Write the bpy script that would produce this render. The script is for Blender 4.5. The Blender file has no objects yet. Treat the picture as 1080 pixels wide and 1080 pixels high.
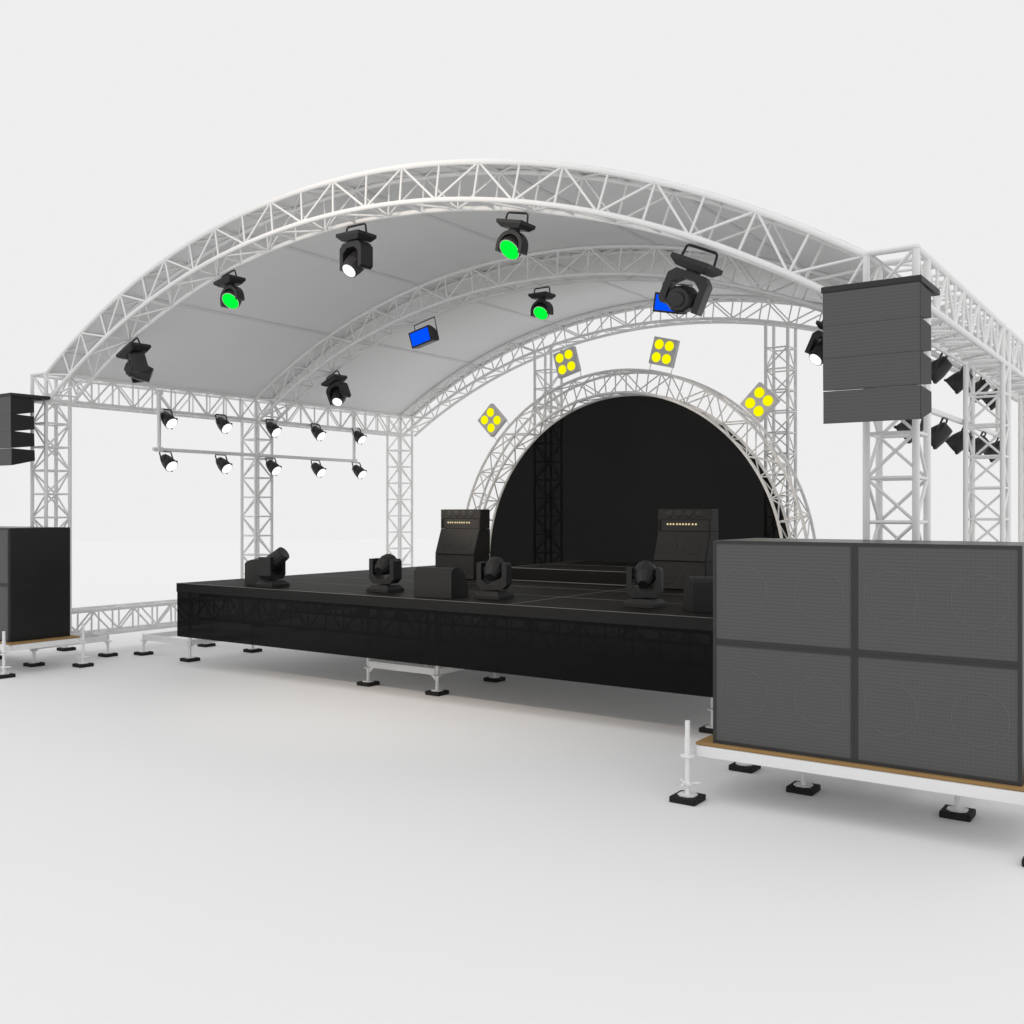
import bpy, math, random
from mathutils import Vector as V, Matrix as M4

random.seed(4)
scn = bpy.context.scene
COL = scn.collection
PI = math.pi
R = math.radians
G = 0.165                      # survey heights below were taken from a datum this far above the ground

# ------------------------------------------------------------------ materials
def mat(name, col, rough=0.5, spec=0.5, metal=0.0, bump=None, var=None):
    m = bpy.data.materials.new(name); m.use_nodes = True
    nt = m.node_tree; b = nt.nodes['Principled BSDF']
    b.inputs['Base Color'].default_value = (*col, 1)
    b.inputs['Roughness'].default_value = rough
    b.inputs['Metallic'].default_value = metal
    b.inputs['Specular IOR Level'].default_value = spec
    if var:                                        # gentle wear / tone variation
        tc = nt.nodes.new('ShaderNodeTexCoord'); nz = nt.nodes.new('ShaderNodeTexNoise')
        nz.inputs['Scale'].default_value = var[0]; nz.inputs['Detail'].default_value = 5
        mx = nt.nodes.new('ShaderNodeMix'); mx.data_type = 'RGBA'
        k = var[1]
        mx.inputs['A'].default_value = (*[c * (1 - k) for c in col], 1)
        mx.inputs['B'].default_value = (*[min(1, c * (1 + k)) for c in col], 1)
        nt.links.new(tc.outputs['Object'], nz.inputs['Vector'])
        nt.links.new(nz.outputs['Fac'], mx.inputs['Factor'])
        nt.links.new(mx.outputs['Result'], b.inputs['Base Color'])
    if bump:
        tc = nt.nodes.new('ShaderNodeTexCoord'); nz = nt.nodes.new('ShaderNodeTexNoise')
        nz.inputs['Scale'].default_value = bump[0]
        bp = nt.nodes.new('ShaderNodeBump'); bp.inputs['Strength'].default_value = bump[1]
        bp.inputs['Distance'].default_value = 0.01
        nt.links.new(tc.outputs['Object'], nz.inputs['Vector'])
        nt.links.new(nz.outputs['Fac'], bp.inputs['Height'])
        nt.links.new(bp.outputs['Normal'], b.inputs['Normal'])
    return m

def emit(name, col, s=1.0):
    m = bpy.data.materials.new(name); m.use_nodes = True
    nt = m.node_tree; nt.nodes.clear()
    o = nt.nodes.new('ShaderNodeOutputMaterial'); e = nt.nodes.new('ShaderNodeEmission')
    e.inputs['Color'].default_value = (*col, 1); e.inputs['Strength'].default_value = s
    nt.links.new(e.outputs[0], o.inputs[0])
    return m

def scrim(name, col, clear, spec=0.3, rough=0.35):
    """woven black gauze: a little of what is behind shows through"""
    m = bpy.data.materials.new(name); m.use_nodes = True
    nt = m.node_tree; b = nt.nodes['Principled BSDF']; out = nt.nodes['Material Output']
    b.inputs['Base Color'].default_value = (*col, 1); b.inputs['Roughness'].default_value = rough
    b.inputs['Specular IOR Level'].default_value = spec
    t = nt.nodes.new('ShaderNodeBsdfTransparent'); mx = nt.nodes.new('ShaderNodeMixShader')
    mx.inputs[0].default_value = clear
    nt.links.new(b.outputs[0], mx.inputs[1]); nt.links.new(t.outputs[0], mx.inputs[2])
    nt.links.new(mx.outputs[0], out.inputs[0])
    return m

def grille(name, col, pitch):
    """perforated steel: rows of small holes, a shade darker than the sheet"""
    m = bpy.data.materials.new(name); m.use_nodes = True
    nt = m.node_tree; b = nt.nodes['Principled BSDF']
    b.inputs['Roughness'].default_value = 0.6; b.inputs['Specular IOR Level'].default_value = 0.25
    tc = nt.nodes.new('ShaderNodeTexCoord')
    def wave(axis, sc):
        w = nt.nodes.new('ShaderNodeTexWave'); w.wave_type = 'BANDS'; w.bands_direction = axis
        w.inputs['Scale'].default_value = sc
        nt.links.new(tc.outputs['Object'], w.inputs['Vector']); return w
    a, c = wave('X', pitch), wave('Z', pitch * 1.02)
    mu = nt.nodes.new('ShaderNodeMath'); mu.operation = 'MULTIPLY'; mu.inputs[1].default_value = 0.3
    nt.links.new(a.outputs['Fac'], mu.inputs[0])
    ad = nt.nodes.new('ShaderNodeMath'); ad.operation = 'MULTIPLY_ADD'; ad.inputs[1].default_value = 0.7
    nt.links.new(c.outputs['Fac'], ad.inputs[0]); nt.links.new(mu.outputs[0], ad.inputs[2])
    mx = nt.nodes.new('ShaderNodeMix'); mx.data_type = 'RGBA'
    mx.inputs['A'].default_value = (*[k * 0.88 for k in col], 1); mx.inputs['B'].default_value = (*[k * 1.06 for k in col], 1)
    nt.links.new(ad.outputs[0], mx.inputs['Factor'])
    nt.links.new(mx.outputs['Result'], b.inputs['Base Color'])
    return m

def wood(name, c1, c2):
    m = bpy.data.materials.new(name); m.use_nodes = True
    nt = m.node_tree; b = nt.nodes['Principled BSDF']; b.inputs['Roughness'].default_value = 0.6
    b.inputs['Specular IOR Level'].default_value = 0.12
    tc = nt.nodes.new('ShaderNodeTexCoord'); mp = nt.nodes.new('ShaderNodeMapping')
    mp.inputs['Scale'].default_value = (1.2, 24, 8)
    nz = nt.nodes.new('ShaderNodeTexNoise'); nz.inputs['Scale'].default_value = 2.2
    nz.inputs['Detail'].default_value = 7; nz.inputs['Distortion'].default_value = 0.7
    mx = nt.nodes.new('ShaderNodeMix'); mx.data_type = 'RGBA'
    mx.inputs['A'].default_value = (*c1, 1); mx.inputs['B'].default_value = (*c2, 1)
    nt.links.new(tc.outputs['Object'], mp.inputs['Vector']); nt.links.new(mp.outputs['Vector'], nz.inputs['Vector'])
    nt.links.new(nz.outputs['Fac'], mx.inputs['Factor']); nt.links.new(mx.outputs['Result'], b.inputs['Base Color'])
    return m

WHITE = mat('white_coated_steel', (0.84, 0.84, 0.835), 0.5, 0.4, var=(6, 0.02))
JACKW = mat('white_jack_steel', (0.84, 0.84, 0.84), 0.45, 0.5, var=(9, 0.03))
GROUND = mat('pale_smooth_ground', (0.85, 0.85, 0.85), 0.75, 0.3, var=(0.35, 0.008))
MEMB = mat('white_roof_membrane', (0.86, 0.86, 0.86), 0.8, 0.1, var=(1.5, 0.015), bump=(2.0, 0.02))
BATTEN = mat('grey_white_batten', (0.78, 0.78, 0.78), 0.7, 0.15)
BLACK = mat('black_painted_shell', (0.021, 0.021, 0.021), 0.5, 0.4, var=(14, 0.15), bump=(160, 0.05))
HEADB = mat('black_fixture_plastic', (0.022, 0.022, 0.023), 0.42, 0.4, var=(20, 0.12))
FLOORB = mat('charcoal_fixture_plastic', (0.017, 0.017, 0.0175), 0.55, 0.3, var=(20, 0.12))
SUBF = mat('charcoal_cabinet_frame', (0.043, 0.043, 0.043), 0.6, 0.25, var=(12, 0.1))
SUBS = mat('black_cabinet_side', (0.0165, 0.0165, 0.0165), 0.32, 0.26, var=(3, 0.1), bump=(120, 0.04))
GRILLE = grille('perforated_grille', (0.1, 0.1, 0.1), 11.3)
ARRG = grille('array_grille', (0.1, 0.1, 0.1), 11.3)
RING = mat('cone_surround', (0.145, 0.145, 0.145), 0.6, 0.25)
ARRS = mat('array_cabinet_side', (0.033, 0.033, 0.033), 0.55, 0.25, var=(12, 0.1))
ARRC = mat('array_cabinet_black', (0.021, 0.021, 0.021), 0.55, 0.25, var=(12, 0.1))
BOUNCE = mat('grey_white_bounce_sheet', (0.62, 0.62, 0.62), 0.7, 0.2, var=(3, 0.06))  # for the added sheets that bounce light under deck and planks
RUBBER = mat('black_rubber', (0.014, 0.014, 0.014), 0.8, 0.3, bump=(70, 0.1))
WOOD = wood('birch_plywood', (0.28, 0.165, 0.06), (0.40, 0.255, 0.11))
DECK = wood('black_stage_plywood', (0.0085, 0.0079, 0.007), (0.0135, 0.0122, 0.0105))
RISERB = mat('black_riser_board', (0.007, 0.007, 0.007), 0.6, 0.12, var=(5, 0.15))
FASCIA = mat('black_deck_edge', (0.0095, 0.0095, 0.0095), 0.55, 0.2, var=(5, 0.1), bump=(60, 0.06))
JOINT = mat('aluminium_joint_strip', (0.17, 0.165, 0.155), 0.5, 0.4)
SKIRT = scrim('black_skirt_gauze', (0.0035, 0.0035, 0.0035), 0.10, 0.08, 0.3)
DISC = scrim('black_backdrop_gauze', (0.0045, 0.0045, 0.0045), 0.098, 0.02, 0.6)
AMPG = mat('amp_grille_cloth', (0.037, 0.0372, 0.037), 0.85, 0.15, var=(60, 0.25), bump=(180, 0.2))
AMPB = mat('amp_black_tolex', (0.009, 0.009, 0.009), 0.6, 0.25, bump=(200, 0.15))
AMPP = mat('amp_dark_panel', (0.022, 0.022, 0.021), 0.5, 0.3)
KNOB = emit('amp_lit_knob', (0.95, 0.78, 0.42), 0.85)
GREEN = emit('green_lamp_glow', (0.0, 1.0, 0.05), 1.0)
BLUE = emit('blue_panel_glow', (0.0, 0.085, 1.0), 1.0)
YELLOW = emit('yellow_lamp_glow', (1.0, 0.95, 0.0), 1.0)
LAMPW = emit('white_lamp_glow', (1.0, 1.0, 1.0), 1.3)
LEDW = emit('white_led_glow', (1.0, 1.0, 1.0), 1.0)
LENSD = mat('unlit_lens_glass', (0.012, 0.012, 0.014), 0.08, 0.6)
BLINDG = mat('grey_blinder_housing', (0.62, 0.62, 0.625), 0.5, 0.4, var=(18, 0.05))

# ------------------------------------------------------------------ mesh builder
class MB:
    def __init__(s): s.v, s.f, s.sm = [], [], []
    def add(s, vs, fs, smooth=False):
        o = len(s.v); s.v += [tuple(p) for p in vs]; s.f += [tuple(o + i for i in f) for f in fs]; s.sm += [smooth] * len(fs)
        return s
    def box(s, lo, hi, mx=None):
        x0, y0, z0 = lo; x1, y1, z1 = hi
        p = [V(q) for q in ((x0, y0, z0), (x1, y0, z0), (x1, y1, z0), (x0, y1, z0), (x0, y0, z1), (x1, y0, z1), (x1, y1, z1), (x0, y1, z1))]
        if mx: p = [mx @ q for q in p]
        return s.add(p, [(3, 2, 1, 0), (4, 5, 6, 7), (0, 1, 5, 4), (1, 2, 6, 5), (2, 3, 7, 6), (3, 0, 4, 7)])
    def bbox(s, lo, hi, b=0.008, mx=None):
        """box with chamfered edges"""
        c = [(lo[i] + hi[i]) / 2 for i in range(3)]; h = [(hi[i] - lo[i]) / 2 for i in range(3)]
        b = min(b, min(h) * 0.45); idx = {}; vs = []
        for sx in (-1, 1):
            for sy in (-1, 1):
                for sz in (-1, 1):
                    for k in range(3):
                        q = [c[0] + sx * (h[0] - b), c[1] + sy * (h[1] - b), c[2] + sz * (h[2] - b)]
                        q[k] = c[k] + (sx, sy, sz)[k] * h[k]
                        idx[(sx, sy, sz, k)] = len(vs); vs.append(mx @ V(q) if mx else V(q))
        fs = []
        for k in range(3):
            a, d = (k + 1) % 3, (k + 2) % 3
            for sg in (-1, 1):
                def key(u, w):
                    t = [0, 0, 0]; t[k] = sg; t[a] = u; t[d] = w; return (*t, k)
                q = [idx[key(-1, -1)], idx[key(1, -1)], idx[key(1, 1)], idx[key(-1, 1)]]
                fs.append(q if sg > 0 else q[::-1])
        for k in range(3):                      # edge chamfers along axis k
            a, d = (k + 1) % 3, (k + 2) % 3
            for u in (-1, 1):
                for w in (-1, 1):
                    def key(e, n):
                        t = [0, 0, 0]; t[k] = e; t[a] = u; t[d] = w; return (*t, n)
                    q = [idx[key(-1, a)], idx[key(1, a)], idx[key(1, d)], idx[key(-1, d)]]
                    fs.append(q[::-1] if u * w > 0 else q)
        for sx in (-1, 1):
            for sy in (-1, 1):
                for sz in (-1, 1):
                    q = [idx[(sx, sy, sz, k)] for k in range(3)]
                    fs.append(q if sx * sy * sz > 0 else q[::-1])
        return s.add(vs, fs)
    def sweep(s, pts, r, n=8, caps=True, closed=False):
        pts = [V(p) for p in pts]; m = len(pts); rings = []
        ref = None
        for i, p in enumerate(pts):
            t = (pts[min(i + 1, m - 1)] - pts[max(i - 1, 0)]).normalized()
            if ref is None:
                ref = t.orthogonal().normalized()
            ref = (ref - t * ref.dot(t)).normalized(); bn = t.cross(ref)
            rings.append([p + (ref * math.cos(2 * PI * k / n) + bn * math.sin(2 * PI * k / n)) * r for k in range(n)])
        vs = [q for ring in rings for q in ring]; fs = []
        for i in range(m - 1):
            for k in range(n):
                a, b = i * n + k, i * n + (k + 1) % n
                fs.append((a, b, b + n, a + n))
        s.add(vs, fs, True)
        if caps:
            s.add(rings[0][::-1], [tuple(range(n))]); s.add(rings[-1], [tuple(range(n))])
        return s
    def tube(s, a, b, r, n=8, caps=True): return s.sweep([a, b], r, n, caps)
    def lathe(s, prof, mx=None, n=24, smooth=True):
        """profile (z, r) about local Z"""
        vs, fs = [], []
        for z, r in prof:
            for k in range(n):
                q = V((r * math.cos(2 * PI * k / n), r * math.sin(2 * PI * k / n), z))
                vs.append(mx @ q if mx else q)
        for i in range(len(prof) - 1):
            for k in range(n):
                a, b = i * n + k, i * n + (k + 1) % n
                fs.append((a, b, b + n, a + n))
        s.add(vs, fs, smooth)
        s.add(vs[:n][::-1], [tuple(range(n))]); s.add(vs[-n:], [tuple(range(n))])
        return s
    def prism(s, poly, d0, d1, axis='y', mx=None):
        """polygon in (x,z) for axis y, (y,z) for axis x, (x,y) for axis z; extruded d0..d1"""
        def P(a, b, d):
            q = V((a, d, b)) if axis == 'y' else V((d, a, b)) if axis == 'x' else V((a, b, d))
            return mx @ q if mx else q
        n = len(poly); vs = [P(a, b, d0) for a, b in poly] + [P(a, b, d1) for a, b in poly]
        area = sum(poly[i][0] * poly[(i + 1) % n][1] - poly[(i + 1) % n][0] * poly[i][1] for i in range(n))
        flip = (area > 0) == (axis != 'y')
        f0 = tuple(range(n)); f1 = tuple(range(n, 2 * n)); sd = [(i, (i + 1) % n, n + (i + 1) % n, n + i) for i in range(n)]
        if flip: f0 = f0[::-1]
        else: f1 = f1[::-1]; sd = [q[::-1] for q in sd]
        return s.add(vs, [f0, f1] + sd)
    def build(s, name, m, parent=None, loc=None):
        me = bpy.data.meshes.new(name); me.from_pydata([tuple(p) for p in s.v], [], s.f)
        me.polygons.foreach_set('use_smooth', s.sm); me.materials.append(m); me.update()
        o = bpy.data.objects.new(name, me); COL.objects.link(o)
        if parent: o.parent = parent
        if loc: o.location = loc
        return o

def tag(o, label, cat, group=None, kind=None):
    o['label'] = label; o['category'] = cat
    if group: o['group'] = group
    if kind: o['kind'] = kind
    return o

def thing(name, label, cat, loc=(0, 0, 0), rot=(0, 0, 0), group=None):
    o = bpy.data.objects.new(name, None); COL.objects.link(o)
    o.empty_display_size = 0.2; o.location = loc; o.rotation_euler = rot
    return tag(o, label, cat, group)

def dup(root, loc, rot=(0, 0, 0), label=None, scale=None):
    r = root.copy(); COL.objects.link(r); r.location = loc; r.rotation_euler = rot
    if scale: r.scale = scale
    if label: r['label'] = label
    for ch in list(root.children):
        c = ch.copy(); COL.objects.link(c); c.parent = r
        for g in list(ch.children):
            d = g.copy(); COL.objects.link(d); d.parent = c
    return r

# ------------------------------------------------------------------ ground
g = MB(); n = 96
g.add([(0, 0, 0)] + [(75 * math.cos(2 * PI * k / n), 75 * math.sin(2 * PI * k / n), 0) for k in range(n)],
      [(0, 1 + k, 1 + (k + 1) % n) for k in range(n)])
go = g.build('ground', GROUND); go['kind'] = 'structure'

# ------------------------------------------------------------------ trusses
W, Y1, Y2 = 6.5244, 4.218, 8.406
A = 0.4; H = A / 2
ZT, ZB = 4.365 + G, 3.945 + G
CR, BR = 0.030, 0.0152                       # chord and brace tube radius

def truss_parts(root, st, chord_pts=None, cr=CR, br=BR, phase=0, faces=((0, 1), (1, 2), (2, 3), (3, 0)), inv=(0, 0, 0, 0), ends=True):
    """st: stations, each 4 corner points; four chords and four lattice faces"""
    for i in range(4):
        pts = chord_pts[i] if chord_pts else [q[i] for q in (st[0], st[-1])]
        MB().sweep(pts, cr, 10).build('chord', WHITE, root)
    for fi, (i, j) in enumerate(faces):
        m = MB()
        for k, q in enumerate(st):
            m.tube(q[i], q[j], br, 6, False)
            if k + 1 < len(st):
                nx = st[k + 1]
                if (k + phase + inv[fi]) % 2 == 0: m.tube(q[i], nx[j], br, 6, False)
                else: m.tube(q[j], nx[i], br, 6, False)
        m.build('lattice', WHITE, root)

def box_truss(name, p0, p1, n, label, cat, group, up=(0, 0, 1), w=A, h=A, origin=None, phase=0, inv=(0, 0, 0, 0), cr=CR, br=BR):
    p0, p1, up = V(p0), V(p1), V(up)
    ax = (p1 - p0).normalized(); sd = ax.cross(up).normalized(); up = sd.cross(ax)
    root = thing(name, label, cat, origin or p0, group=group); o = V(origin or p0)
    st = []
    for k in range(n + 1):
        c = p0 + (p1 - p0) * (k / n) - o
        st.append([c - sd * w / 2 - up * h / 2, c + sd * w / 2 - up * h / 2, c + sd * w / 2 + up * h / 2, c - sd * w / 2 + up * h / 2])
    truss_parts(root, st, phase=phase, inv=inv, cr=cr, br=br)
    return root

# towers: rungs every 0.374 m below the top beam, zig-zag braces, an open box at the head
ZBOT = ZB + 0.012 - 0.374 * 10
def cap(root, x, y, z):
    MB().lathe([(z - 0.012, CR + 0.004), (z + 0.014, CR + 0.004), (z + 0.022, CR - 0.006)], M4.Translation((x, y, 0)), 12).build('chord_cap', WHITE, root)
def tower(x, y, label, rear=False):
    r = thing('truss_tower', label, 'truss tower', (x, y, ZBOT), group='truss towers of the stage roof')
    n = 13 if rear else 10
    zs = [k * 0.374 for k in range(n + 1)]
    if not rear: zs.append(ZT - ZBOT)
    st = [[V((-H, -H, z)), V((H, -H, z)), V((H, H, z)), V((-H, H, z))] for z in zs]
    ch = []
    for c0 in st[0]:
        zt = zs[-1]
        if rear: zt = CZ + math.sqrt((RI - 0.03) ** 2 - (x + c0.x) ** 2) - ZBOT - 0.002     # chords run up to the rear arch
        ch.append([c0, V((c0.x, c0.y, zt))])
    truss_parts(r, st, ch, phase=1 if x < 0 else 0, inv=(0, 1, 0, 1))
    if rear: return r
    for sx in (-1, 1):
        for sy in (-1, 1): cap(r, sx * H, sy * H, zs[-1])
    for z in (ZT - ZBOT, ZB - ZBOT):                 # heavy square frames at the head
        m = MB(); q = [V((-H, -H, z)), V((H, -H, z)), V((H, H, z)), V((-H, H, z))]
        for i in range(4): m.tube(q[i], q[(i + 1) % 4], CR - 0.002, 10, False)
        m.build('head_frame', WHITE, r)
    return r
CZ = -5.615 + G; RO, RI = 11.80, 11.40
SIDE = {-1: 'left', 1: 'right'}
for s in (-1, 1):
    tower(s * W, 0, f'front white truss tower at the {SIDE[s]} corner of the roof, behind the hung line array')
    tower(s * W, Y1, f'middle white truss tower on the {SIDE[s]} side, halfway along the par lamp row')
    tower(s * W, Y2, f'rear white truss tower at the back {SIDE[s]} corner of the roof')
    tower(s * 2.462, Y2, 'slim white truss tower behind the black half-round backdrop, ' + ('left of the two' if s < 0 else 'right of the two'), True)

# side beams between the towers (upper) and base beams near the ground
zc = (ZT + ZB) / 2
for s in (-1, 1):
    for a, b, wd in ((H, Y1 - H, 'front to the middle'), (Y1 + H, Y2 - H, 'middle to the rear')):
        box_truss('roof_side_truss', (s * W, a, zc), (s * W, b, zc), 10,
                  f'white box truss beam high on the {SIDE[s]}, from the {wd} tower', 'truss beam', 'roof side beams',
                  h=ZT - ZB, inv=(0, 0, 0, 0), phase=1)
        box_truss('base_truss', (s * W, a, 0.52), (s * W, b, 0.52), 10,
                  f'white box truss near the ground on the {SIDE[s]}, from the {wd} tower', 'truss beam', 'ground level beams',
                  inv=(0, 0, 0, 0), phase=0)

# arches
def arc(r, y, a0, a1, n): return [V((r * math.sin(a0 + (a1 - a0) * k / n), y, CZ + r * math.cos(a0 + (a1 - a0) * k / n))) for k in range(n + 1)]
def arch(y, label):
    r = thing('arch_truss', label, 'arched truss', (0, y, ZT), group='arched roof trusses')
    o = V((0, y, ZT)); st = []
    for k in range(-12, 13):
        a = R(2.7 * k); sn, cs = math.sin(a), math.cos(a)
        st.append([V((RO * sn, y - H, CZ + RO * cs)) - o, V((RI * sn, y - H, CZ + RI * cs)) - o,
                   V((RI * sn, y + H, CZ + RI * cs)) - o, V((RO * sn, y + H, CZ + RO * cs)) - o])
    ao, ai = R(32.4), R(33.2)
    ch = [[p - o for p in arc(rr, yy, -aa, aa, 72)] for rr, yy, aa in ((RO, y - H, ao), (RI, y - H, ai), (RI, y + H, ai), (RO, y + H, ao))]
    truss_parts(r, st, ch, cr=0.03, br=0.0145, inv=(0, 0, 1, 0))
    return r
arch(0, 'front white arched truss spanning the stage, nearest the audience')
arch(Y1, 'middle white arched truss under the roof, carrying the two blue panels')
arch(Y2, 'rear white arched truss at the back of the roof, behind the half-round arch')

# roof membrane with purlins under it
rf = thing('stage_roof', 'grey-white curved roof membrane stretched over the three arched trusses', 'roof', (0, Y1, ZT))
m = MB(); NA, NY = 48, 16; y0, y1 = -H, Y2 + H; a1 = R(32.6)
for lay, rr in ((0, RO + 0.030), (1, RO + 0.037)):
    vs = []
    for j in range(NY + 1):
        yy = y0 + (y1 - y0) * j / NY
        for i in range(NA + 1):
            a = -a1 + 2 * a1 * i / NA
            vs.append(V((rr * math.sin(a), yy - Y1, CZ + rr * math.cos(a) - ZT)))
    fs = [(j * (NA + 1) + i, j * (NA + 1) + i + 1, (j + 1) * (NA + 1) + i + 1, (j + 1) * (NA + 1) + i) for j in range(NY) for i in range(NA)]
    if lay == 0: fs = [f[::-1] for f in fs]
    m.add(vs, fs, True)
n1 = (NA + 1) * (NY + 1); rim = []
edge = [i for i in range(NA + 1)] + [(j * (NA + 1) + NA) for j in range(1, NY + 1)] + [NY * (NA + 1) + i for i in range(NA - 1, -1, -1)] + [j * (NA + 1) for j in range(NY - 1, 0, -1)]
for k in range(len(edge)):
    a, b = edge[k], edge[(k + 1) % len(edge)]; rim.append([m.v[q] for q in (a, b, b + n1, a + n1)])
for q in rim: m.add(q, [(0, 1, 2, 3)])          # rim on its own vertices, so the cloth stays evenly shaded
m.build('membrane', MEMB, rf)
for k in (-2, -1, 0, 1, 2):                          # welded seams with a flat batten in each
    a = R(10.8 * k)
    for ya, yb in ((H + 0.03, Y1 - H - 0.03), (Y1 + H + 0.03, Y2 - H - 0.03)):
        m = MB(); mx = M4.Translation((0, -Y1, CZ - ZT)) @ M4.Rotation(a, 4, 'Y')
        m.bbox((-0.034, ya, RO + 0.012), (0.034, yb, RO + 0.0285), 0.007, mx); m.build('batten', BATTEN, rf)

# the half-round arch standing on the stage, with its black gauze
AY, AC, ARO, ARI = 6.815, 1.207 + G, 3.5, 3.1
DZ = 1.105 + G
ia = thing('half_round_arch', 'white half-round box truss arch standing on the stage around the black backdrop', 'truss arch', (0, AY + H, DZ))
o = V((0, AY + H, DZ)); NB = 24; st = []
for k in range(NB + 1):
    a = -PI / 2 + PI * k / NB; sn, cs = math.sin(a), math.cos(a)
    st.append([V((ARO * sn, AY, AC + ARO * cs)) - o, V((ARI * sn, AY, AC + ARI * cs)) - o,
               V((ARI * sn, AY + A, AC + ARI * cs)) - o, V((ARO * sn, AY + A, AC + ARO * cs)) - o])
ch = []
for rr, yy in ((ARO, AY), (ARI, AY), (ARI, AY + A), (ARO, AY + A)):
    pts = [V((-rr, yy, DZ))] + [V((rr * math.sin(-PI / 2 + PI * k / 96), yy, AC + rr * math.cos(-PI / 2 + PI * k / 96))) for k in range(97)] + [V((rr, yy, DZ))]
    ch.append([p - o for p in pts])
truss_parts(ia, st, ch, cr=0.0255, br=0.0128, inv=(0, 0, 1, 0))
bd = MB(); pts = [(-3.09, DZ - AC)] + [(3.09 * math.sin(-PI / 2 + PI * k / 96), 3.09 * math.cos(-PI / 2 + PI * k / 96)) for k in range(97)] + [(3.09, DZ - AC)]
bd.prism(pts, -0.004, 0.004, 'y')
bdo = bd.build('backdrop', DISC, None, (0, AY + A - 0.0, AC))
tag(bdo, 'black half-round gauze backdrop filling the truss arch at the back of the stage', 'backdrop')

# ------------------------------------------------------------------ levelling bases
def jack(parent, x, y, top, collar, wing=False):
    m = MB(); m.tube((x, y, 0.05), (x, y, top), 0.021, 12)
    m.lathe([(collar, 0.03), (collar + 0.012, 0.062), (collar + 0.022, 0.062), (collar + 0.03, 0.03)], M4.Translation((x, y, 0)), 16, False)
    if wing:
        m.lathe([(0.125, 0.026), (0.135, 0.045), (0.15, 0.045), (0.158, 0.026)], M4.Translation((x, y, 0)), 14, False)
        for k in range(3):
            a = 0.5 + k * 2 * PI / 3
            m.tube((x, y, 0.142), (x + 0.1 * math.cos(a), y + 0.1 * math.sin(a), 0.15), 0.011, 6)
        m.tube((x, y, collar + 0.16), (x, y, collar + 0.03), 0.026, 12)
    j = m.build('jack', JACKW, parent)
    p = MB(); p.bbox((x - 0.112, y - 0.112, 0), (x + 0.112, y + 0.112, 0.05), 0.006); p.build('rubber_pad', RUBBER, j)
    d = MB(); q = 0.072
    oct_ = [(x + a, y + b) for a, b in ((-q, -q * .5), (-q * .5, -q), (q * .5, -q), (q, -q * .5), (q, q * .5), (q * .5, q), (-q * .5, q), (-q, q * .5))]
    d.prism(oct_, 0.049, 0.06, 'z'); d.build('foot_plate', JACKW, j)
    return j

def base_module(label, loc, size=(1.2, 1.24)):
    r = thing('levelling_base', label, 'base frame', loc, group='square levelling bases on four jacks')
    hx, hy = size[0] / 2, size[1] / 2
    for sx in (-1, 1):
        for sy in (-1, 1): jack(r, sx * hx, sy * hy, 0.345, 0.222)
    m = MB(); t = 0.025; z0, z1 = 0.245, 0.335
    for sy in (-1, 1): m.bbox((-hx + 0.024, sy * hy - t, z0), (hx - 0.024, sy * hy + t, z1), 0.006)
    for sx in (-1, 1): m.bbox((sx * hx - t, -hy + 0.026, z0 + 0.003), (sx * hx + t, hy - 0.026, z1 - 0.003), 0.006)
    for sx in (-1, 1):                          # little corner webs under the beams
        for sy in (-1, 1):
            m.prism([(sx * (hx - 0.03), z0), (sx * (hx - 0.10), z0), (sx * (hx - 0.03), z0 - 0.07)], sy * hy - 0.006, sy * hy + 0.006, 'y')
    m.build('frame', JACKW, r)
    return r
b0 = base_module('levelling base frame under the front left truss tower, beside the left speaker platform', (-W, 0, 0))
# a grid of beams that carries a tower's chords
def tower_seat(b):
    m = MB()
    for sx in (-1, 1): m.bbox((sx * H - 0.03, -0.59, 0.336), (sx * H + 0.03, 0.59, 0.372), 0.005)
    m.build('tower_seat', JACKW, b)
tower_seat(b0)
for x, y, lb in ((W, 0, 'front right truss tower, behind the right subwoofers'), (-W, Y1, 'middle left truss tower'), (W, Y1, 'middle right truss tower'),
                 (-W, Y2, 'rear left truss tower'), (W, Y2, 'rear right truss tower')):
    dup(b0, (x, y, 0), (0, 0, 0), 'levelling base frame under the ' + lb)
for x, lb in ((-5.0, 'left front corner of the black stage'), (0.0, 'middle of the stage front, showing below the black skirt'), (4.98, 'right front corner of the stage, beside the right subwoofers')):
    base_module('levelling base frame under the ' + lb, (x, 1.68, 0), (1.2, 1.25))

# ------------------------------------------------------------------ stage
SX0, SX, SY, SY2 = -4.013, 5.653, 0.527, 7.7
sk0, sk1 = 0.303 + G, DZ - 0.13
stage = thing('stage', 'long low black stage with a gauze skirt, standing on white jacks under the roof', 'stage', (0, SY, 0))
T = lambda p: (p[0], p[1] - SY, p[2])
m = MB(); m.bbox(T((SX0, SY, DZ - 0.13)), T((SX, SY2, DZ)), 0.004); m.build('deck', DECK, stage)
m = MB(); m.box(T((SX0 + 0.02, SY + 0.03, DZ - 0.138)), T((SX - 0.02, SY2 - 0.02, DZ - 0.1305))); m.build('deck_bounce_sheet', BOUNCE, stage)  # unseen pale sheet, added to bounce light onto the ground below
m = MB(); m.bbox(T((SX0 - 0.004, SY - 0.006, DZ - 0.13)), T((SX + 0.004, SY - 0.0005, DZ - 0.003)), 0.002)
m.build('deck_edge', FASCIA, stage)
m = MB()
for x in (-3.3, -0.61, 2.07, 4.76): m.box(T((x - 0.007, SY + 0.01, DZ - 0.002)), T((x + 0.007, SY2, DZ + 0.0025)))
for y in (1.75, 2.97, 4.19, 5.41, 6.63): m.box(T((SX0, y - 0.007, DZ - 0.002)), T((SX, y + 0.007, DZ + 0.0018)))
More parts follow.
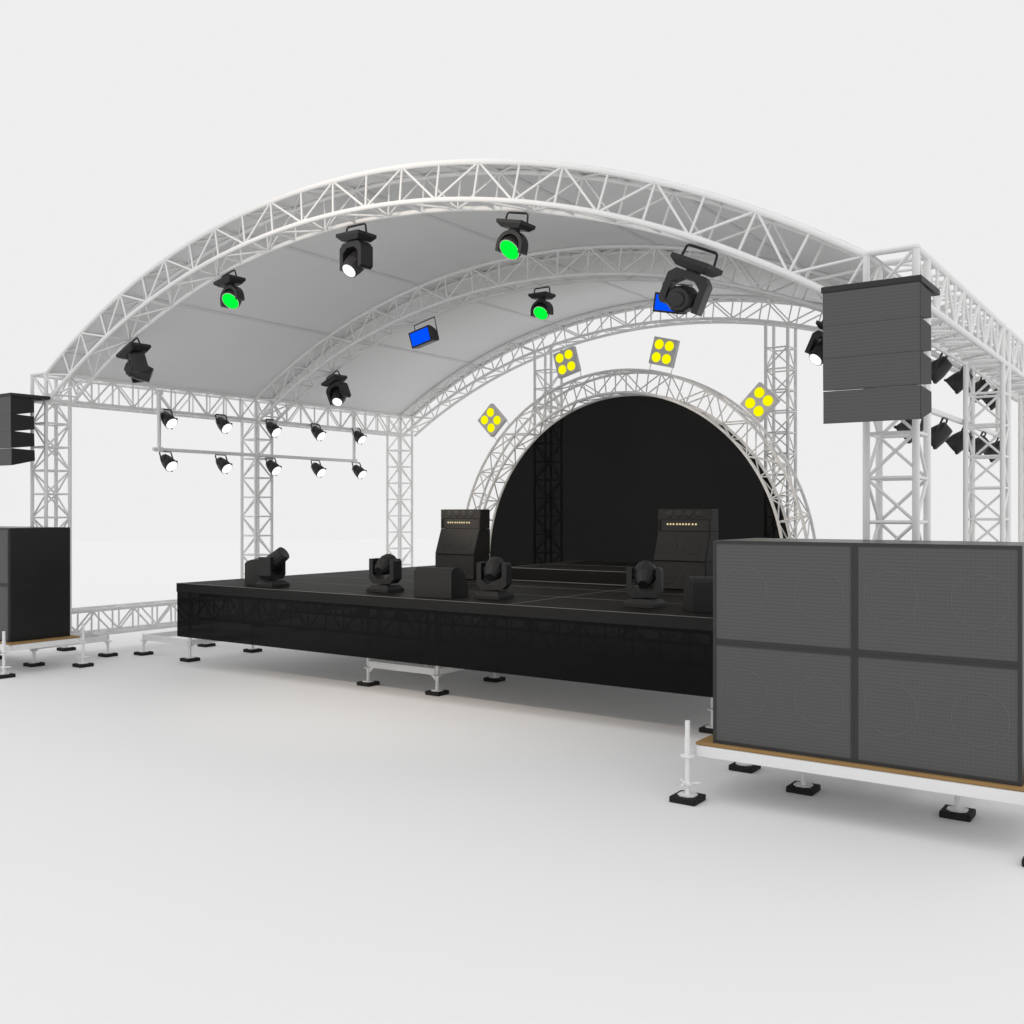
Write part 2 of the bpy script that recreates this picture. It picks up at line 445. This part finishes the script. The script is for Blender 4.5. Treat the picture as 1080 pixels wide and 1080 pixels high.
m.box(T((SX0, SY - 0.0066, DZ - 0.0026)), T((SX, SY + 0.012, DZ + 0.001)))
m.build('joint_strip', JOINT, stage)
m = MB()
m.box(T((SX0 + 0.002, SY + 0.004, sk0)), T((SX - 0.002, SY + 0.010, sk1 + 0.004)))
m.build('skirt', SKIRT, stage)
for y in (0.86, 2.4, 4.6, 6.8):                 # beams that carry the deck, seen dimly through the gauze
    m = MB()
    za, zb_ = sk1 - 0.42, sk1 - 0.06
    m.tube(T((SX0 + .1, y, za)), T((SX - .1, y, za)), 0.024, 8); m.tube(T((SX0 + .1, y, zb_)), T((SX - .1, y, zb_)), 0.024, 8)
    nb = 28
    for k in range(nb + 1):
        x = SX0 + .1 + (SX - SX0 - .2) * k / nb; xn = x + (SX - SX0 - .2) / nb
        m.tube(T((x, y, za)), T((x, y, zb_)), 0.012, 6, False)
        if k < nb: m.tube(T((x, y, za if k % 2 else zb_)), T((xn, y, zb_ if k % 2 else za)), 0.012, 6, False)
    m.build('under_beam', WHITE, stage)
for bx in (-4.4, -0.6, 0.6, 4.38):
    for by in (1.055, 2.305): MB().tube(T((bx, by, 0.34)), T((bx, by, sk1)), 0.024, 10).build('leg', JACKW, stage)
for bx in (-3.7, 0.2, 4.2):
    for by in (4.6, 6.8): MB().tube(T((bx, by, 0.0)), T((bx, by, sk1)), 0.024, 10).build('leg', JACKW, stage)

rs = thing('stage_riser', 'low black riser platform at the back of the stage between the two amplifiers', 'riser', (0.82, 3.9, DZ))
m = MB(); m.bbox((-1.22, 0, 0.003), (1.22, 2.44, 0.2), 0.004); m.build('platform', RISERB, rs)
m = MB(); m.box((-1.222, -0.004, 0.195), (1.222, 0.012, 0.2025)); m.box((-1.222, -0.006, 0.002), (1.222, 0.0, 0.012))
m.box((-1.2, 1.213, 0.199), (1.2, 1.227, 0.2022)); m.box((-1.224, 0.013, 0.195), (-1.21, 2.44, 0.2022))
m.build('edge_strip', JOINT, rs)

# ------------------------------------------------------------------ speaker platforms and subwoofers
SUX, SUY, SUW, SUH, SUD = 5.408, -1.293, 1.1275, 0.8215, 0.947
SZ = 0.30 + G
def platform(s):
    r = thing('speaker_platform', f'plywood topped white platform on jacks under the {SIDE[s]} subwoofer stack', 'platform', (s * 6.53, -0.83, 0), group='speaker platforms beside the stage')
    x0, x1, ya, yb = -1.255, 1.255, -0.50, 0.56
    m = MB(); m.bbox((x0, ya - 0.005, SZ - 0.024), (x1, yb, SZ), 0.003); m.build('plank_top', WOOD, r)
    m = MB(); m.box((x0 + 0.01, ya + 0.01, SZ - 0.0256), (x1 - 0.01, yb - 0.01, SZ - 0.0244)); m.build('plank_bounce_sheet', BOUNCE, r)  # added grey sheet, keeps light bounced under the planks neutral
    m = MB(); zt = SZ - 0.026
    for y in (ya - 0.03, yb - 0.02): m.bbox((x0 + 0.02, y, zt - 0.085), (x1 - 0.02, y + 0.045, zt), 0.004)
    for x in (x0 - 0.01, x1 - 0.035): m.bbox((x, ya + 0.02, zt - 0.083), (x + 0.045, yb - 0.024, zt - 0.002), 0.004)
    for x in (-0.5, 0.2): m.bbox((x, ya + 0.02, zt - 0.08), (x + 0.05, yb - 0.024, zt - 0.003), 0.004)
    m.build('frame', JACKW, r)
    for jx in (-1.277, 1.277):
        for jy in (-0.61 + 0.0, 0.60): jack(r, jx, jy, 0.652, 0.352, True)
    m = MB()                                       # couplers between jack and frame
    for jx in (-1.277, 1.277):
        for jy, k in ((-0.61, 1), (0.60, -1)):
            m.bbox((jx - 0.02, min(jy, jy + k * 0.1), zt - 0.07), (jx + 0.02, max(jy, jy + k * 0.1), zt - 0.012), 0.004)
    m.build('coupler', JACKW, r)
    return r
platform(-1); platform(1)

def make_sub(label):
    r = thing('subwoofer', label, 'subwoofer', group='subwoofers stacked two by two on each platform')
    w, h, d, e = SUW, SUH, SUD, 0.0
    m = MB(); m.bbox((0.0002, 0.03, 0.0002), (w - 0.0002, d, h - 0.0002), 0.0006); m.build('cabinet', SUBS, r)
    m = MB(); bw = 0.025
    for lo, hi in (((0.0005, 0, 0.0005), (bw, 0.03, h - 0.0005)), ((w - bw, 0, 0.0005), (w - 0.0005, 0.03, h - 0.0005)),
                   ((bw, 0, 0.0005), (w - bw, 0.03, bw)), ((bw, 0, h - bw), (w - bw, 0.03, h - 0.0005))): m.box(lo, hi)
    m.build('front_frame', SUBF, r)
    m = MB(); m.box((bw, 0.006, bw), (w - bw, 0.028, h - bw)); m.build('grille', GRILLE, r)
    for cx in (0.262, 0.862):
        m = MB()
        N = 64; rr = 0.188
        m.sweep([(cx + rr * math.cos(2 * PI * k / N), 0.0062, 0.428 + rr * math.sin(2 * PI * k / N)) for k in range(N + 1)], 0.0032, 6, False)
        m.build('woofer_ring', RING, r)
    return r
def subpos(s, col, row):
    x = SUX + col * SUW
    return (x if s > 0 else -x - SUW, SUY, SZ + row * SUH)
sub0 = None
for s in (1, -1):
    for col in (0, 1):
        for row in (0, 1):
            lb = f"{'upper' if row else 'lower'} black subwoofer on the {SIDE[s]} platform, {'next to' if col == 0 else 'on the side away from'} the stage"
            if sub0 is None: sub0 = make_sub(lb); sub0.location = subpos(s, col, row)
            else: dup(sub0, subpos(s, col, row), (0, 0, 0), lb)

# ------------------------------------------------------------------ hung line arrays
LX, LY, LW = 6.16, -0.85, 0.745
levels = [(3.93, 3.665), (3.665, 3.405), (3.405, 3.143), (3.143, 2.882)]
def side_prof(z0, z1, lean):
    h = z0 - z1; t = 0.036
    return [(0.0 + lean * 0, z0), (0.06, z0 - 0.001), (0.355, z0 - t * 1.1), (0.36 - lean, z1 + t * 0.95), (0.03 + lean, z1 + 0.006), (0.004 + lean, z1 + 0.004)]
place = ['topmost', 'second from the top', 'third from the top', 'lowest']
for s in (1, -1):
    x0 = LX if s > 0 else -LX - LW
    bmp = thing('array_bumper', f'flat black flying frame on top of the {SIDE[s]} line array, fixed to the tower', 'flying frame', (x0 + LW / 2, LY, 3.93 + G), group='line array flying frames')
    m = MB(); m.bbox((-LW / 2 - 0.012, -0.012, 0.002), (LW / 2 + 0.012, 0.622, 0.052), 0.005); m.build('plate', ARRS, bmp)
    m = MB()
    for q in (-1, 1): m.bbox((q * (LW / 2 - 0.03) - 0.02, 0.1, -0.02), (q * (LW / 2 - 0.03) + 0.02, 0.5, 0.001), 0.004)
    m.build('rail', ARRS, bmp)
    for k, (za, zb2) in enumerate(levels):
        lean = (0.0, 0.0, 0.004, 0.012)[k]
        yk = (0.0, 0.002, 0.005, 0.012)[k]
        r = thing('line_array_speaker', f'{place[k]} speaker in the line array hanging on the {SIDE[s]}', 'speaker', (x0, LY + yk, za + G), group='line array speakers')
        h = za - zb2; t = 0.05; gap = (0.0004, 0.0008, 0.0065, 0.002)[k]
        bk = 0.36
        prof = [(0.0, -0.0006), (0.012, -0.001), (bk, -0.03), (bk + 0.006, -h + 0.045), (0.012, -h + gap), (0.0 + lean, -h + gap)] if k == 0 else \
               [(0.0, -0.0006), (0.012, -0.001), (bk, -0.017), (bk + 0.006, -h + (0.045 if k < 3 else 0.085)), (0.012, -h + gap), (lean, -h + gap)]
        m = MB(); m.prism(prof, 0.0, LW, 'x'); m.build('cabinet', ARRC, r)
        m = MB(); m.box((0.003, -0.006, -h + gap), (LW - 0.003, 0.004, -0.0006 - 0.0014 * (k == 3))); m.build('grille', ARRG, r)

# ------------------------------------------------------------------ moving heads
def u_prof(wo, wi, z0, z1, zi, ch, round_=False):
    """outline of a U yoke opening towards z1"""
    s = 1 if z1 > z0 else -1
    if round_:
        n = 12; out = [(-wo, z1)]
        out += [(-wo * math.cos(PI * k / n), z0 + s * (wo * 0.95) * (1 - math.sin(PI * k / n))) for k in range(n + 1)]
        out += [(wo, z1), (wi, z1)]
        out += [(wi * math.cos(PI * k / n), zi + s * (wi * 0.95) * (1 - math.sin(PI * k / n))) for k in range(n + 1)]
        out += [(-wi, z1)]
        return out
    return [(-wo, z1), (-wo, z0 + s * ch), (-wo + ch, z0), (wo - ch, z0), (wo, z0 + s * ch), (wo, z1 - s * 0.03), (wo - 0.03, z1), (wi, z1),
            (wi, zi + s * ch), (wi - ch * 1.2, zi), (-wi + ch * 1.2, zi), (-wi, zi + s * ch), (-wi, z1)]

def axis_mx(c, d):
    d = V(d).normalized(); q = V((0, 0, 1)).rotation_difference(d)
    return M4.Translation(c) @ q.to_matrix().to_4x4()

def moving_head(label, loc, rot, pan, tilt, lamp, wash=False, hung=True, group='moving heads hanging from the arches', mtl=None, sc=1.0, long_=False):
    """hung: origin at the top of the bracket. standing: origin on the deck."""
    B = mtl or HEADB
    r = thing('moving_head', label, 'stage light', loc, rot, group); r.scale = (sc, sc, sc)
    s = -1 if hung else 1
    Z = (lambda z: -z) if hung else (lambda z: z - 0.125)
    bz0 = 0.125 if hung else 0.125
    if hung:
        m = MB(); w, hgt = 0.165, 0.135; c = 0.03
        m.sweep([(-w - 0.008, 0, -hgt), (-w + 0.004, 0, -c - 0.01), (-w + 0.01, 0, -0.022), (-w + 0.03, 0, -0.012), (w - 0.03, 0, -0.012), (w - 0.01, 0, -0.022), (w - 0.004, 0, -c - 0.01), (w + 0.008, 0, -hgt)], 0.0125, 6)
        m.build('bracket', B, r)
    # base tub, wide at the mount and narrowing towards the yoke
    m = MB(); lv = [(0.125, 0.19, 0.165), (0.165, 0.19, 0.165), (0.215, 0.135, 0.12)]
    vs = []
    for z, hx, hy in lv: vs += [(-hx, -hy, Z(z)), (hx, -hy, Z(z)), (hx, hy, Z(z)), (-hx, hy, Z(z))]
    fs = [(0, 1, 2, 3), (11, 10, 9, 8)]
    for L in (0, 4): fs += [(L + i, L + 4 + i, L + 4 + (i + 1) % 4, L + (i + 1) % 4) for i in range(4)]
    if not hung: fs = [f[::-1] for f in fs]
    m.add(vs, fs); m.build('base', B, r)
    P = M4.Rotation(pan, 4, 'Z')
    # yoke
    m = MB()
    if wash: pr = u_prof(0.2, 0.155, Z(0.235), Z(0.51), Z(0.285), 0.05, True)
    else: pr = u_prof(0.195, 0.135, Z(0.235), Z(0.565), Z(0.30), 0.06)
    dpt = 0.075 if wash else 0.1
    m.prism(pr, -dpt, dpt, 'y', P)
    m.lathe([(min(Z(0.21), Z(0.24)), 0.07), (max(Z(0.21), Z(0.24)), 0.07)], None, 20)
    m.build('yoke', B, r)
    # head
    t = tilt; d = P @ V((0, -math.sin(t), -math.cos(t) if hung else math.cos(t)))
    c = V((0, 0, Z(0.44 if wash else 0.475))); mx = axis_mx(c, d); m = MB()
    if wash:
        m.lathe([(-0.16, 0.07), (-0.155, 0.095), (-0.10, 0.13), (0.005, 0.15), (0.05, 0.152), (0.055, 0.146)], mx, 32)
    elif long_:
        m.lathe([(-0.16, 0.05), (-0.15, 0.088), (-0.11, 0.117), (-0.02, 0.125), (0.08, 0.12), (0.17, 0.112), (0.25, 0.108), (0.255, 0.10)], mx, 12, False)
    elif not hung:
        m.lathe([(-0.18, 0.05), (-0.17, 0.088), (-0.13, 0.117), (-0.03, 0.13), (0.05, 0.122), (0.12, 0.09), (0.17, 0.062), (0.175, 0.056)], mx, 12, False)
    else:
        m.lathe([(-0.2, 0.045), (-0.195, 0.062), (-0.165, 0.068), (-0.16, 0.10), (-0.11, 0.122), (0.04, 0.127), (0.10, 0.118), (0.16, 0.108), (0.17, 0.103)], mx, 12, False)
    axd = P @ V((1, 0, 0)); m.tube(c - axd * 0.15, c + axd * 0.15, 0.04, 12)
    hd = m.build('lamp_body', B, r)
    lr, lz = (0.137, 0.057) if wash else (0.090, 0.173) if hung else (0.088, 0.258) if long_ else (0.05, 0.178)
    m = MB(); m.lathe([(lz - 0.01, lr), (lz, lr)], mx, 32); m.build('lens', lamp, hd)
    if wash:
        m = MB()
        for k in range(72):
            if k % 2: continue
            a0, a1 = 2 * PI * k / 72, 2 * PI * (k + 1) / 72
            q = [(0.139, a0), (0.146, a0), (0.146, a1), (0.139, a1)]
            m.add([mx @ V((rr * math.cos(a), rr * math.sin(a), 0.0585)) for rr, a in q] , [(0, 1, 2, 3)])
        m.build('led_ring', LEDW, hd)
    return r

def hang(deg, y, rr=RI - 0.03): 
    a = R(deg); return (rr * math.sin(a), y, CZ + rr * math.cos(a)), (0, a, 0)
YF, YM = H, Y1 + H
def hung_head(deg, y, label, pan, tilt, lamp, wash=False, sc=None):
    l, ro = hang(deg, y); return moving_head(label, l, ro, pan, tilt, lamp, wash, sc=sc or (0.88 if wash else 1.0))
hung_head(-24.3, YF, 'unlit black moving head at the left end of the front arch, turned away', R(152), R(58), LENSD, sc=1.06)
hung_head(-12.35, YF, 'green lit moving head hanging left of centre on the front arch', 0, R(46), GREEN, True)
hung_head(0, YF, 'white lit moving head at the centre of the front arch', R(-4), R(44), LAMPW)
hung_head(12.45, YF, 'green lit moving head right of centre on the front arch', 0, R(46), GREEN, True)
hung_head(24.15, YF, 'large unlit moving head at the right end of the front arch, before a blue panel', R(192), R(97), LENSD, sc=1.1)
hung_head(-24.3, YM, 'white lit moving head at the left end of the middle arch, near the par lamps', R(0), R(40), LAMPW)
hung_head(0, YM, 'small green lit moving head at the centre of the middle arch', 0, R(46), GREEN, True)
hung_head(24.3, YM, 'white lit moving head at the right end of the middle arch, beside the line array', R(-6), R(40), LAMPW)

def floor_head(x, y, label, pan, tilt, rz=0.0, sc=1.0, long_=False):
    return moving_head(label, (x, y, DZ + 0.004), (0, 0, rz), pan, tilt, LENSD, False, False, 'moving heads standing on the stage front', FLOORB, sc, long_)
floor_head(-2.26, 0.84, 'black moving head standing at the left front of the stage, tilted to the right', R(104), R(54), sc=0.97, long_=True)
floor_head(-0.33, 1.1, 'black moving head on the stage just left of the middle wedge monitor', R(8), R(112))
floor_head(1.47, 1.1, 'black moving head on the stage just right of the middle wedge monitor', R(16), R(118))
floor_head(3.5, 1.2, 'black moving head on the stage in front of the right amplifier', R(20), R(122))

# blue wash panels
def panel(deg, label):
    l, ro = hang(deg, YM)
    r = thing('wash_panel', label, 'stage light', l, ro, 'blue wash panels on the middle arch')
    m = MB(); w = 0.236
    m.sweep([(-w, 0, -0.33), (-w, 0, -0.012), (w, 0, -0.012), (w, 0, -0.33)], 0.0095, 6); m.build('bracket', HEADB, r)
    mx = M4.Translation((0, -0.085, -0.315)) @ M4.Rotation(R(6), 4, 'X')
    prof = [(-0.105, -0.135), (0.10, -0.12), (0.115, -0.06), (0.105, 0.02), (0.06, 0.09), (-0.03, 0.135), (-0.105, 0.145)]
    m = MB(); m.prism(prof, -0.229, 0.229, 'x', mx); hs = m.build('housing', HEADB, r)
    m = MB(); m.box((-0.198, -0.112, -0.105), (0.198, -0.104, 0.115), mx); m.build('lit_face', BLUE, hs)
    return r
panel(-12.4, 'blue lit wash panel hanging on the left half of the middle arch')
panel(12.0, 'blue lit wash panel on the right of the middle arch, behind the large unlit head')

# blinders standing on the half-round arch
def blinder(deg, label):
    a = R(deg); rr = ARO + 0.02
    r = thing('blinder_light', label, 'stage light', (rr * math.sin(a), AY, AC + rr * math.cos(a)), (0, a, 0), 'yellow blinders round the arch')
    m = MB(); m.bbox((-0.228, -0.075, 0.105), (0.228, 0.035, 0.578), 0.006); hs = m.build('housing', BLINDG, r)
    m = MB()
    for sx in (-1, 1): m.tube((sx * 0.213, 0, -0.01), (sx * 0.213, 0, 0.34), 0.0075, 6); 
    m.tube((-0.213, 0, 0.0), (0.213, 0, 0.0), 0.007, 6)
    m.build('bracket', WHITE, r)
    for sx in (-1, 1):
        for z in (0.23, 0.455):
            m = MB(); mx = M4.Translation((sx * 0.1, -0.075, z)) @ M4.Rotation(PI / 2, 4, 'X')
            m.lathe([(-0.004, 0.085), (0.006, 0.085), (0.014, 0.068)], mx, 28); m.build('lamp', YELLOW, hs)
    return r
for dg, lb in ((-44.6, 'yellow four-lamp blinder low on the left side of the half-round arch'), (-15.1, 'yellow four-lamp blinder upper left on the half-round arch, before a rear tower'),
               (14.6, 'yellow four-lamp blinder upper right on the half-round arch'), (44.4, 'yellow four-lamp blinder low on the right side of the half-round arch')):
    blinder(dg, lb)

# ------------------------------------------------------------------ par lamps on their pipe frames
PX = 6.26; PZ = 3.262 + G
py = [1.86 + 1.19 * k for k in range(5)]
for s in (-1, 1):
    r = thing('lamp_bar', f'white pipe frame hanging below the {SIDE[s]} roof beam, with par lamps', 'lighting pipe', (s * PX, Y1, PZ), group='par lamp pipe frames')
    m = MB(); m.tube((0, py[0] - 0.16 - Y1, 0), (0, py[4] + 0.06 - Y1, 0), 0.033, 12); m.build('pipe', WHITE, r)
    for y in (py[0] - 0.04, py[4] + 0.02):
        m = MB(); m.tube((0, y - Y1, 0.0), (0, y - Y1, ZB - PZ + 0.32), 0.033, 12); m.build('drop_post', WHITE, r)
    m = MB()
    for y in (py[0] - 0.04, py[4] + 0.02):
        for z in (0.0, ZB - PZ, ZT - PZ - 0.11): m.bbox((-0.06, y - Y1 - 0.045, z - 0.04), (0.06, y - Y1 + 0.045, z + 0.04), 0.006)
    m.build('clamp', WHITE, r)
def par(label, loc, rz):
    r = thing('par_lamp', label, 'par lamp', loc, (0, 0, rz), 'par lamps on the side pipes')
    # local frame: lamp points to +X and down, hinge along Y
    d = V((0.78, 0.06, -0.62)); c = V((0.065, 0, -0.195)); mx = axis_mx(c, d)
    m = MB(); m.lathe([(-0.145, 0.05), (-0.14, 0.072), (-0.09, 0.088), (-0.01, 0.108), (0.02, 0.112), (0.12, 0.118), (0.125, 0.110)], mx, 20)
    bd = m.build('can', HEADB, r)
    for k in range(3):
        a = 2 * PI * k / 3 + 0.6
        mm = mx @ M4.Translation((0.118 * math.cos(a), 0.118 * math.sin(a), 0.118)); 
        MB().bbox((-0.014, -0.014, -0.014), (0.014, 0.014, 0.014), 0.003, mm).build('filter_clip', HEADB, bd)
    m = MB(); m.lathe([(0.115, 0.104), (0.127, 0.104)], mx, 32); m.build('lens', LAMPW, bd)
    m = MB(); w = 0.122
    m.sweep([c + V((0, -w, 0)), V((-0.005, -w * 0.98, -0.035)), V((-0.01, -w * 0.85, -0.012)), V((-0.01, w * 0.85, -0.012)), V((-0.005, w * 0.98, -0.035)), c + V((0, w, 0))], 0.0125, 6)
    m.build('bracket', HEADB, r)
    return r
ords = ['nearest the audience', 'second', 'third, by the middle tower', 'fourth', 'farthest back']
p0 = None
for s in (-1, 1):
    for row, z in ((0, ZB + 0.04), (1, PZ - 0.02)):
        for k, y in enumerate(py):
            lb = f"black par lamp on the {SIDE[s]} {'upper row under the beam' if row == 0 else 'lower pipe'}, {ords[k]}"
            lc = (s * PX, y + 0.09, z); rz = 0 if s < 0 else PI
            if p0 is None: p0 = par(lb, lc, rz)
            else: dup(p0, lc, (0, 0, rz), lb)

# ------------------------------------------------------------------ amplifiers and monitors
def amp(side, x, y):
    w = 0.79; g_ = 'amplifier stacks on the stage'
    lw = thing('speaker_cabinet', f'straight lower speaker cabinet of the {side} amplifier stack on the stage', 'amp cabinet', (x, y, DZ + 0.004), group=g_)
    m = MB(); m.bbox((0, 0.012, 0), (w, 0.43, 0.388), 0.008); m.build('cabinet', AMPB, lw)
    m = MB(); m.box((0.012, 0.002, 0.01), (w - 0.012, 0.014, 0.378)); gl = m.build('grille', AMPG, lw)
    for cx in (0.22, 0.57):
        m = MB(); mx = M4.Translation((cx, 0.002, 0.2)) @ M4.Rotation(PI / 2, 4, 'X')
        m.lathe([(-0.004, 0.14), (0.003, 0.135), (-0.002, 0.09), (0.001, 0.05), (0.006, 0.04)], mx, 28); m.build('speaker_cone', AMPG, lw)
    up = thing('slanted_cabinet', f'slanted speaker cabinet in the middle of the {side} amplifier stack', 'amp cabinet', (x, y, DZ + 0.394), group=g_)
    m = MB(); m.prism([(0.012, 0.0), (0.43, 0.0), (0.43, 0.405), (0.165, 0.405)], 0, w, 'x'); m.build('cabinet', AMPB, up)
    m = MB(); m.prism([(0.001, 0.008), (0.014, 0.004), (0.165, 0.397), (0.152, 0.4)], 0.012, w - 0.012, 'x'); m.build('grille', AMPG, up)
    n_ = V((0, -0.932, 0.362))
    for cx in (0.22, 0.57):
        m = MB(); mx = axis_mx(V((cx, 0.075, 0.2)), n_)
        m.lathe([(0.001, 0.12), (0.006, 0.115), (0.002, 0.08), (0.004, 0.04), (0.009, 0.03)], mx, 28); m.build('speaker_cone', AMPG, up)
    hd = thing('amplifier_head', f'amplifier head with a row of ten lit knobs on top of the {side} stack', 'amplifier', (x, y + 0.16, DZ + 0.801), group=g_)
    m = MB(); m.bbox((0, 0.03, 0), (w, 0.27, 0.31), 0.006); m.build('case', AMPB, hd)
    m = MB(); m.box((0.0, 0.0, 0.165), (w, 0.032, 0.308)); m.build('grille', AMPG, hd)
    m = MB(); m.box((0.03, 0.016, 0.004), (w - 0.03, 0.032, 0.163)); pn = m.build('control_panel', AMPP, hd)
    m = MB()
    for a, b in ((0, 0.03), (w - 0.03, w)): m.box((a, 0.0, 0.0), (b, 0.032, 0.164))
    m.build('cheek', AMPB, hd)
    for cx in (0.175, 0.32, 0.47, 0.615):
        m = MB(); mx = M4.Translation((cx, 0.001, 0.237)) @ M4.Rotation(PI / 2, 4, 'X'); m.lathe([(-0.002, 0.052), (0.002, 0.05), (0.003, 0.03)], mx, 20); m.build('vent', AMPP, hd)
    for cx in (0.14, 0.185, 0.23, 0.285, 0.33, 0.375, 0.42, 0.465, 0.52, 0.568):
        m = MB(); mx = M4.Translation((cx, 0.016, 0.098)) @ M4.Rotation(PI / 2, 4, 'X'); m.lathe([(-0.002, 0.0135), (0.006, 0.0135), (0.01, 0.010)], mx, 14); m.build('knob', KNOB, pn)
amp('left', -1.525, 3.59); amp('right', 2.355, 3.65)

def monitor(label, loc, rz):
    r = thing('wedge_monitor', label, 'stage monitor', loc, (0, 0, rz), 'wedge monitors on the stage front')
    w = 0.53
    prof = [(0.0, 0.0), (0.0, 0.315), (0.035, 0.35), (0.075, 0.366), (0.12, 0.372)] + [(0.12 + 0.335 * math.sin(R(7.5 * k)), 0.372 * math.cos(R(7.5 * k))) for k in range(1, 12)] + [(0.455, 0.0)]
    m = MB(); m.prism(prof, 0.014, w - 0.014, 'x'); m.build('cabinet', FLOORB, r)
    for a, b in ((0.0, 0.0138), (w - 0.0138, w)):
        m = MB(); m.prism([(y * 1.005 - 0.004 * (y == 0), z * 1.008) for y, z in prof], a, b, 'x'); m.build('end_cheek', BLACK, r)
    return r
monitor('black wedge monitor at the middle of the stage front, between two standing moving heads', (0.545, 0.665, DZ + 0.003), R(10))
monitor('black wedge monitor at the left of the stage front, seen from its rounded end', (-2.775 - 0.53 * 0.643, 0.78 + 0.53 * 0.766, DZ + 0.003), R(-50))
monitor('black wedge monitor at the right of the stage, partly hidden by the subwoofers', (4.2, 0.93, DZ + 0.003), R(38))

# ------------------------------------------------------------------ camera
P_CX, P_CY, P_CZ = 8.7079, -8.8503, 2.1735 + G
cam = bpy.data.cameras.new('Camera'); cam.lens = 35.0; cam.sensor_width = 36.0
cam.clip_start = 0.05; cam.clip_end = 500
co = bpy.data.objects.new('Camera', cam); COL.objects.link(co)
co.location = (P_CX, P_CY, P_CZ); co.rotation_euler = (PI / 2, 0, R(35))
scn.camera = co

# ------------------------------------------------------------------ light
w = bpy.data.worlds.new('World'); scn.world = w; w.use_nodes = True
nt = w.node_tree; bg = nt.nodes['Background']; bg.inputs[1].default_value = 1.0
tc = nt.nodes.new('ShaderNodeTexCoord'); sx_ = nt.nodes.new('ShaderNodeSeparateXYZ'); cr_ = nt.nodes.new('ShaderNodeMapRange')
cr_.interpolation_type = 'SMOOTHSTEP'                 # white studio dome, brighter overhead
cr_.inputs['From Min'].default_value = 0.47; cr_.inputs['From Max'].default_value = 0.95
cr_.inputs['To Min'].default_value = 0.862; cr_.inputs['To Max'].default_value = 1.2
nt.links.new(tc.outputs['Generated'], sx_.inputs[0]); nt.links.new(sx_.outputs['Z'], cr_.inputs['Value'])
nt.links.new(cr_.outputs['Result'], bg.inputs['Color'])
def spot(name, loc, aim, power, cone, blend, radius, col):
    l = bpy.data.lights.new(name, 'SPOT'); l.energy = power; l.spot_size = R(cone); l.spot_blend = blend
    l.shadow_soft_size = radius; l.color = col
    o_ = bpy.data.objects.new(name, l); COL.objects.link(o_); o_.location = loc
    o_.rotation_euler = (V(aim) - V(loc)).to_track_quat('-Z', 'Y').to_euler()
    return o_
spot('front_lamp', (0, -10.0, 8.94 + G), (0.8, 4.5, 0.6), 2600, 43, 1.0, 0.05, (1.0, 0.84, 0.68))
spot('added_spot_near_left_head', (-4.55, 0.55, 4.15 + G), (2.75, 6.8, 2.35), 800, 36, 0.5, 0.05, (1.0, 0.86, 0.72))  # added spot, not the unlit head's beam; warms the arch's right side
spot('added_spot_near_right_head', (4.6, 0.6, 4.05 + G), (-2.85, 6.8, 2.1), 520, 34, 0.5, 0.05, (1.0, 0.86, 0.72))  # also added: lights the arch's left side, the head itself is unlit

scn.view_settings.view_transform = 'Standard'; scn.view_settings.look = 'None'
scn.view_settings.exposure = 0; scn.view_settings.gamma = 1; scn.view_settings.use_curve_mapping = False
scn.cycles.max_bounces = 8; scn.cycles.diffuse_bounces = 5; scn.cycles.transparent_max_bounces = 12
